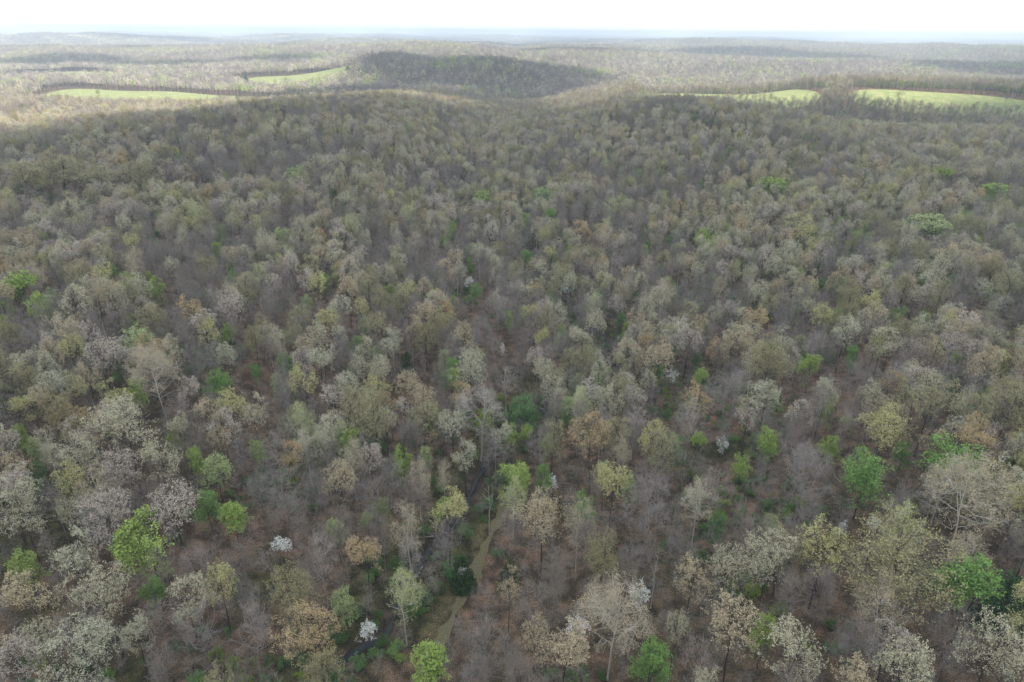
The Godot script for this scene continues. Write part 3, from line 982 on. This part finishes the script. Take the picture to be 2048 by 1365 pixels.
	cloud([[-420, 300, 240], [-200, 200, 300], [-150, 470, 220], [100, 300, 300], [150, 600, 220], [420, 300, 300], [480, 540, 250], [700, 420, 260], [-420, 60, 260], [0, 0, 300], [400, 50, 300], [620, 720, 160], [760, 800, 200], [340, 680, 150], [0, 680, 130], [900, 700, 260], [620, 150, 260], [700, 930, 120], [-590, 420, 70], [-330, 570, 60], [-60, 715, 55], [120, 800, 50], [-260, 640, 45], [-480, 540, 40], [250, 815, 45], [520, 770, 60]], sun_at, 5000.0)
	cloud([[-40, 1430, 135], [-230, 1450, 120], [70, 1430, 110], [-120, 1260, 120], [30, 1260, 100], [-330, 1010, 110], [-420, 950, 70], [-210, 880, 100], [-120, 1010, 110], [-230, 1110, 90], [-20, 1100, 100], [-70, 900, 90]], sun_at, 5000.0)
	cloud([[100, 2350, 190], [400, 2450, 250], [700, 2520, 260], [1000, 2450, 230], [250, 2650, 200], [850, 2720, 220]], sun_at, 3200.0)
	cloud([[1080, 1650, 210], [1300, 1800, 290], [1650, 2000, 320], [1500, 1600, 260]], sun_at, 3000.0)
	cloud([[-1050, 3450, 280], [-700, 3600, 320], [-380, 3500, 270], [-100, 3700, 260]], sun_at, 3200.0)
	cloud([[1500, 6000, 600], [500, 6800, 700], [-500, 6600, 450], [2600, 7000, 600]], sun_at, 3400.0)
	cloud([[-2600, 5200, 400], [-3200, 5600, 500], [-1900, 5000, 350]], sun_at, 3400.0)
	cloud([[-1200, 5000, 380], [-500, 5100, 400], [400, 4900, 380], [1100, 5100, 420], [2000, 4900, 400], [2700, 4700, 380]], sun_at, 3400.0)
	cloud([[-4200, 8600, 800], [-2800, 8900, 800], [-1000, 9200, 900], [900, 9400, 800], [3000, 9300, 900], [5200, 8800, 800]], sun_at, 3600.0)
	cloud([[-1700, 2450, 200], [-1350, 2600, 230], [-1000, 2750, 190]], sun_at, 3200.0)
	cloud([[-900, 1800, 120], [-1150, 1850, 150], [-640, 1900, 110]], sun_at, 3000.0)
	print("ground ", Time.get_ticks_msec())

	# ---- single trees placed by what stands beside the creek, the trail and the slopes
	rng.seed = 77
	var stood: Array = []
	var spots := {}        # grid of crowns already standing
	var index := 0
	for q in HEROES:
		var kind: String = q[0]
		var form := kind + ("big" if (kind == "bud" and q[4] > 9.8) or (kind == "pale" and q[4] > 11.0) else "")
		var t := placing(form, q[2], q[3], q[4], q[5], index * 1.7, 0.02)
		var label := bulk(q[4], q[5]) + described(kind, shade(q))
		var place := beside(q[2], q[3], q, 22.0, 2)
		if (label + place).split(" ").size() > 16:
			place = beside(q[2], q[3], q, 22.0, 1)
		var at_place := setting(q[2], q[3])
		if at_place and (label + place + at_place).split(" ").size() <= 16:
			place += at_place
		label += place if place else " standing clear of the others"
		tree_thing(NAMES[kind], form, index % VARIANTS[form], shade(q), t, label, "tree", LOOK[shade(q)] + " " + NAMES[kind].replace("_", " ") + "s of the valley wood")
		stood.append(Vector4(q[2], q[3], q[4], q[5]))
		index += 1
	for s in stood:
		var key := Vector2i(floori(s.x / 50.0), floori(s.y / 50.0))
		for i in [-1, 0, 1]:
			for j in [-1, 0, 1]:
				var kk := key + Vector2i(i, j)
				if not spots.has(kk):
					spots[kk] = []
				spots[kk].append(s)

	# ---- the wood: near trees singly, the rest as woodland
	var lean_to := FastNoiseLite.new()
	lean_to.seed = 9
	lean_to.frequency = 0.011
	var found := {"bare": [], "bud": [], "fine": [], "green": [], "pale": []}
	var cell := 5.4
	var zi := 8
	while zi * cell < 1060.0:
		var d0 := zi * cell
		var reach := int((0.80 * d0 + 34.0) / cell)
		for xi in range(-reach, reach + 1):
			var x := (xi + rng.randf_range(-0.48, 0.48)) * cell
			var z := -(d0 + rng.randf_range(-0.48, 0.48) * cell)
			var pick := rng.randf()
			var tone := rng.randf()
			var wide := rng.randf_range(4.7, 7.4) + 3.4 * rng.randf() * rng.randf()
			if d0 > 1000.0 and rng.randf() < 0.2:
				continue
			var off := x - course(CREEK, -z)
			if absf(off) < 2.4 and d0 < 330.0 or d0 < 142.0 and absf(x - course(TRAIL, -z)) < 4.8 or in_field(x, z, 5.0):
				continue
			var near := Vector2i(floori(x / 50.0), floori(z / 50.0))
			var free := true
			for s in spots.get(near, []):
				if Vector2(x - s.x, z - s.y).length() < 0.36 * s.z + 2.1:
					free = false
					break
				var sight := Vector2(s.x, s.y).normalized()
				var gap := Vector2(s.x - x, s.y - z)
				var lead := gap.dot(sight)
				if s.w < 13.5 and lead > 0.0 and lead < (18.0 - 0.6 * s.w) * maxf(Vector2(s.x, s.y).length() / 82.0, 1.6) and (s.y > -200.0 or tone < 0.75) and absf(gap.cross(sight)) < 2.0 + 0.42 * s.z:
					free = false
					break
			if not free:
				continue
			var n := lean_to.get_noise_2d(x, z)
			var side := ss(-60, -10, -absf(off + 10.0)) if d0 < 330.0 else 0.0
			var bud := clampf(0.31 + 0.8 * n - 0.16 * side, 0.06, 0.75)
			var green := clampf(0.08 + 0.15 * ss(20, 200, x) + 0.09 * side + 0.1 * n, 0.03, 0.32)
			var kind := "bare"
			if pick < bud:
				kind = "bud"
			elif pick < bud + green:
				kind = "green"
			elif pick < bud + green + 0.05:
				kind = "fine"
			elif pick < bud + green + 0.085:
				kind = "pale"
			found[kind].append([x * x + z * z, x, z, wide, tone])
		zi += 1
	var tint_tables := {
		"bare": [["grey", 0.45], ["brownbare", 0.38], ["pinkbare", 0.11], ["whitebare", 0.06]],
		"bud": [["cream", 0.28], ["pink", 0.2], ["tan", 0.2], ["pale", 0.12], ["yellow", 0.08], ["orange", 0.04], ["olivebud", 0.08]],
		"fine": [["olive", 0.5], ["olivebud", 0.5]], "green": [["yg", 0.4], ["bright", 0.15], ["dull", 0.15], ["greenpale", 0.3]], "pale": [["tan", 0.4], ["yellowgreen", 0.25], ["cream", 0.35]],
	}
	for kind in found:
		var list: Array = found[kind]
		list.sort_custom(func(a, b): return a[0] < b[0])
		var single := 0
		for e in list:
			var tint := choose(e[4], tint_tables[kind])
			var wide: float = e[3]
			var tall := rng.randf_range(10.5, 16.0) + 0.5 * wide
			match kind:
				"green":
					wide *= 0.66
					tall = 6.0 + wide * 1.1
				"fine":
					wide *= 1.15
				"bare":
					wide *= 0.95
					tall *= 0.95
				"pale":
					wide *= 1.05
			var far := sqrt(e[0])
			var v: int = rng.randi() % VARIANTS[kind]
			var t := placing(kind, e[1], e[2], wide, tall, rng.randf() * TAU)
			if single < 240 and far < 420.0:
				single += 1
				var l := bulk(wide, tall) + described(kind, tint)
				var place := beside(e[1], e[2], [], 12.0, 2)
				if (l + place).split(" ").size() > 16:
					place = beside(e[1], e[2], [], 12.0, 1)
				if place == "":
					place = setting(e[1], e[2])
				if place == "":
					place = ["", " in the creek valley wood", " on the lower valley slope", " on the slope below the ridge"][clampi(int(far / 110.0), 1, 3)]
				tree_thing(NAMES[kind], kind, v, tint, t, l + place, "tree", LOOK[tint] + " " + NAMES[kind].replace("_", " ") + "s of the valley wood")
			else:
				var lod := 0 if far < 820.0 else 1
				if lod == 1:
					v = v % 4 if kind != "fine" else v % 2
				var c: Array = TINTS[tint]
				var j := rng.randf_range(0.88, 1.12)
				scatter_one(NAMES[kind] + "_woodland", "%d_%d" % [v, lod], stock(kind, v, lod), t, Color(c[0] * j, c[1] * j, c[2] * j))
	print("wood ", Time.get_ticks_msec())
	finish()

func finish() -> void:
	# ---- saplings and shrubs under the trees
	var count := 0
	var d := 55.0
	while d < 420.0:
		var x := -(0.8 * d + 25.0)
		while x < 0.8 * d + 25.0:
			x += rng.randf_range(2.8, 8.5) * (1.0 + ss(150, 400, d))
			var z := -(d + rng.randf_range(-2.0, 2.0))
			var off := absf(x - course(CREEK, -z))
			if off < 3.2 or d < 142.0 and absf(x - course(TRAIL, -z)) < 2.6 or in_field(x, z, 3.0):
				continue
			var v := rng.randi() % 4
			var tint := choose(rng.randf(), [["grey", 0.4], ["brownbare", 0.45], ["pinkbare", 0.15]])
			var c: Array = TINTS[tint]
			var wide := rng.randf_range(2.0, 4.4)
			scatter_one("undergrowth", "sapling%d" % v, stock("sapling", v, 0), placing("sapling", x, z, wide, rng.randf_range(1.7, 2.9) * wide, rng.randf() * TAU, 0.07), Color(c[0], c[1], c[2]))
		d += 4.0
	# low green growth in patches over the forest floor
	var moss := FastNoiseLite.new()
	moss.seed = 41
	moss.frequency = 0.02
	d = 60.0
	while d < 430.0:
		var x := -(0.8 * d + 20.0)
		while x < 0.8 * d + 20.0:
			x += rng.randf_range(1.6, 4.4)
			var z := -(d + rng.randf_range(-2.0, 2.0))
			var wide := rng.randf_range(1.2, 3.4)
			var pick := rng.randf()
			var v := rng.randi() % 3
			if moss.get_noise_2d(x, z) + 0.12 * ss(0, 120, x) < 0.16 + 0.2 * pick or in_field(x, z, 2.0) or absf(x - course(CREEK, -z)) < 2.4 or d < 142.0 and absf(x - course(TRAIL, -z)) < 2.6:
				continue
			var c: Array = TINTS[["shrub", "dull", "olivegreen", "bright"][int(pick * 3.99)]]
			scatter_one("undergrowth", "shrub%d" % v, stock("shrub", v, 0), placing("shrub", x, z, wide, wide * rng.randf_range(0.5, 1.1), rng.randf() * TAU, 0.07), Color(c[0], c[1], c[2]))
		d += 3.6
	for k in 150:
		var dd := rng.randf_range(70.0, 300.0)
		var side := -1.0 if rng.randf() < 0.5 else 1.0
		var x := course(CREEK, dd) + side * (2.6 + absf(rng.randfn()) * 5.0)
		if dd < 142.0 and absf(x - course(TRAIL, dd)) < 2.4:
			continue
		var o := Node3D.new()
		o.name = numbered("green_shrub")
		add_child(o)
		var wide := rng.randf_range(1.6, 4.0)
		o.transform = placing("shrub", x, -dd, wide, wide * rng.randf_range(0.4, 0.8), rng.randf() * TAU)
		tag(o, "low leafy green shrub growing on the creek bank", "shrub", "shrubs along the creek")
		var p := proto("shrub", k % 3)
		put("stems", p[1], o)
		put("foliage", p[2], o).set_surface_override_material(1, leafy(["shrub", "dull", "shrub"][k % 3]))
	# ---- fallen trunks
	for k in 28:
		var dd := 72.0 + 210.0 * pow(rng.randf(), 1.3)
		var x := rng.randf_range(-0.72, 0.72) * dd
		var long := rng.randf_range(3.5, 8.5)
		var turn := rng.randf() * TAU
		var b := Builder.new()
		var p := PackedVector3Array()
		var w := PackedFloat32Array()
		for j in 6:
			var q := Vector2(cos(turn), sin(turn)) * long * (j / 5.0 - 0.5)
			p.append(Vector3(q.x + rng.randfn() * 0.1, ground(x + q.x, -dd + q.y) - ground(x, -dd) + 0.2 + rng.randf() * 0.06, q.y + rng.randfn() * 0.1))
			w.append(lerpf(0.18, 0.05, j / 5.0))
		b.tube(p, w, 6, Color.WHITE)
		var stubs := Builder.new()
		for j in 9:
			var f := rng.randf_range(0.35, 0.98) * 5.0
			var s := p[int(minf(f, 4.0))].lerp(p[int(minf(f, 4.0)) + 1], f - int(minf(f, 4.0)))
			var out := (Vector3(cos(turn), 0, sin(turn)) * 0.7 + any_dir(rng) + Vector3.UP * 0.5).normalized()
			var l := rng.randf_range(0.6, 2.2)
			stubs.tube(PackedVector3Array([s, s + out * l * 0.5, s + (out + any_dir(rng) * 0.2) * l]), PackedFloat32Array([0.05, 0.03, 0.012]), 4, Color.WHITE)
		var o := Node3D.new()
		o.name = numbered("fallen_log")
		add_child(o)
		o.position = Vector3(x, ground(x, -dd), -dd)
		var m: Material = [bark["twig_dark"], bark["grey"], bark["bark_pinkbare"]][k % 3]
		put("trunk", mesh_of([b], [m]), o)
		put("limb_stubs", mesh_of([stubs], [m]), o)
		var near := beside(x, -dd, [], 14.0, 1)
		tag(o, ["brown", "grey weathered", "brownish grey"][k % 3] + " fallen trunk" + (near if near else setting(x, -dd) if setting(x, -dd) else " on the leaf litter"), "log", "fallen trunks on the forest floor")
	# ---- trees standing in and along the pastures
	var lone := [["bare", "openoak", 450, 846, 13, 15, "dark bare oak on the crest of the pasture"], ["cedar", "dark", 372, 812, 7, 9, "round dark evergreen at the near edge of the pasture"], ["bare", "openoak", 338, 962, 11, 14, "lone dark tree on top of the pasture hill"],
		["cedar", "dark", -520, 1410, 9, 22, "tall dark evergreen at the corner of the far pasture"], ["cedar", "dark", -318, 1400, 8, 9, "dark evergreen bush inside the far pasture"], ["bare", "grey", 215, 955, 9, 13, "grey bare tree at the end of the small pasture"],
		["bare", "openoak", -470, 1105, 12, 16, "dark bare tree standing in the long pasture"], ["bud", "olivebud", -560, 1120, 10, 14, "olive-tan budding tree standing in the long pasture"], ["green", "yg", -610, 1060, 8, 10, "yellow-green tree standing in the long pasture"],
		["bare", "grey", 560, 822, 9, 13, "grey bare tree standing in the ridge pasture"], ["bare", "brownbare", 486, 800, 10, 13, "brownish bare tree by the ridge pasture"], ["bud", "tan", 300, 880, 9, 13, "tan budding tree below the pasture hill"],
		["bare", "openoak", -205, 474, 11, 12, "dark bare tree spreading beside the small green meadow"], ["green", "greenpale", -180, 492, 8, 11, "pale green tree beside the small green meadow"]]
	for q in lone:
		tree_thing(NAMES[q[0]], q[0], int(absf(q[2])) % VARIANTS[q[0]], q[1], placing(q[0], q[2], -q[3], q[4], q[5], q[2] * 0.7, 0.02), q[6], "tree", "trees of the pastures")
	# ---- far woods
	var far_mesh: Array = []
	for k in 4:
		var g := far_tree(k)
		far_mesh.append(mesh_of([g[0], g[1]], [bark["dark"], leafy("neutral")]))
	var zone := FastNoiseLite.new()
	zone.seed = 15
	zone.frequency = 0.004
	var open := FastNoiseLite.new()
	open.seed = 5
	open.frequency = 0.0016
	var table := [["grey", 0.34], ["pinkbare", 0.24], ["brownbare", 0.14], ["cream", 0.10], ["pink", 0.06], ["olivebud", 0.05], ["greenpale", 0.04], ["dark", 0.01], ["yg", 0.02]]
	d = 1060.0
	while d < 4300.0:
		var gap := 8.2 + (d - 1060.0) / 3200.0 * 5.0
		var x := -0.8 * d
		while x < 0.8 * d:
			x += gap * rng.randf_range(0.7, 1.3)
			var z := -(d + rng.randf_range(-0.5, 0.5) * gap)
			var s := rng.randf_range(0.82, 1.2) * (1.0 + (gap - 8.2) * 0.05)
			var v := rng.randi() % 4
			var c: Array = TINTS[choose(clampf(rng.randf() + 0.45 * zone.get_noise_2d(x, z), 0.0, 0.999), table)]
			var j := rng.randf_range(0.85, 1.15)
			if in_field(x, z, 4.0):
				continue
			var y := ground(x, z) - 0.2
			scatter_one("far_woodland", str(v), far_mesh[v], Transform3D(Basis.from_euler(Vector3(0, rng.randf() * TAU, 0)).scaled(Vector3(s, s * rng.randf_range(0.9, 1.1), s)), Vector3(x, y, z)), Color(c[0] * j, c[1] * j, c[2] * j))
			count += 1
		d += gap
	print("far ", Time.get_ticks_msec(), " ", count)
	var grove: Array = []
	for k in 4:
		grove.append(mesh_of([far_grove(k)], [leafy("neutral")]))
	d = 4300.0
	while d < 21000.0:
		var gap := minf(d / 95.0, 92.0)
		var x := -0.8 * d
		while x < 0.8 * d:
			x += gap * rng.randf_range(0.75, 1.2)
			var z := -(d + rng.randf_range(-0.4, 0.4) * gap)
			var v := rng.randi() % 4
			var c: Array = TINTS[choose(rng.randf(), [["grey", 0.4], ["brownbare", 0.3], ["openoak", 0.1], ["cream", 0.1], ["olivebud", 0.1]])]
			if open.get_noise_2d(x, z) > 0.27:
				continue
			var s := gap * 1.15
			scatter_one("distant_woodland", str(v), grove[v], Transform3D(Basis.from_euler(Vector3(0, rng.randf() * TAU, 0)).scaled(Vector3(s, clampf(44.0 + gap * 0.05, 44.0, 60.0), s)), Vector3(x, ground(x, z) - 1.0, z)), Color(c[0], c[1], c[2]))
		d += gap
	flush_scatter("bare_tree_woodland", "dense leafless grey woodland filling the slopes behind the valley", "woodland")
	flush_scatter("budding_tree_woodland", "cream and tan budding woodland scattered through the leafless wood", "woodland")
	flush_scatter("spreading_tree_woodland", "olive airy-leaved woodland on the slopes behind the valley", "woodland")
	flush_scatter("leafing_tree_woodland", "green leafing woodland scattered over the slopes behind the valley", "woodland")
	flush_scatter("pale_barked_tree_woodland", "white-barked woodland scattered over the slopes behind the valley", "woodland")
	flush_scatter("undergrowth", "thin grey saplings and brush covering the forest floor", "undergrowth")
	flush_scatter("far_woodland", "hazy sunlit and shaded woods covering the hills beyond the pastures", "woodland")
	flush_scatter("distant_woodland", "blue hazy woods reaching to the horizon", "woodland")
	print("done ", Time.get_ticks_msec())
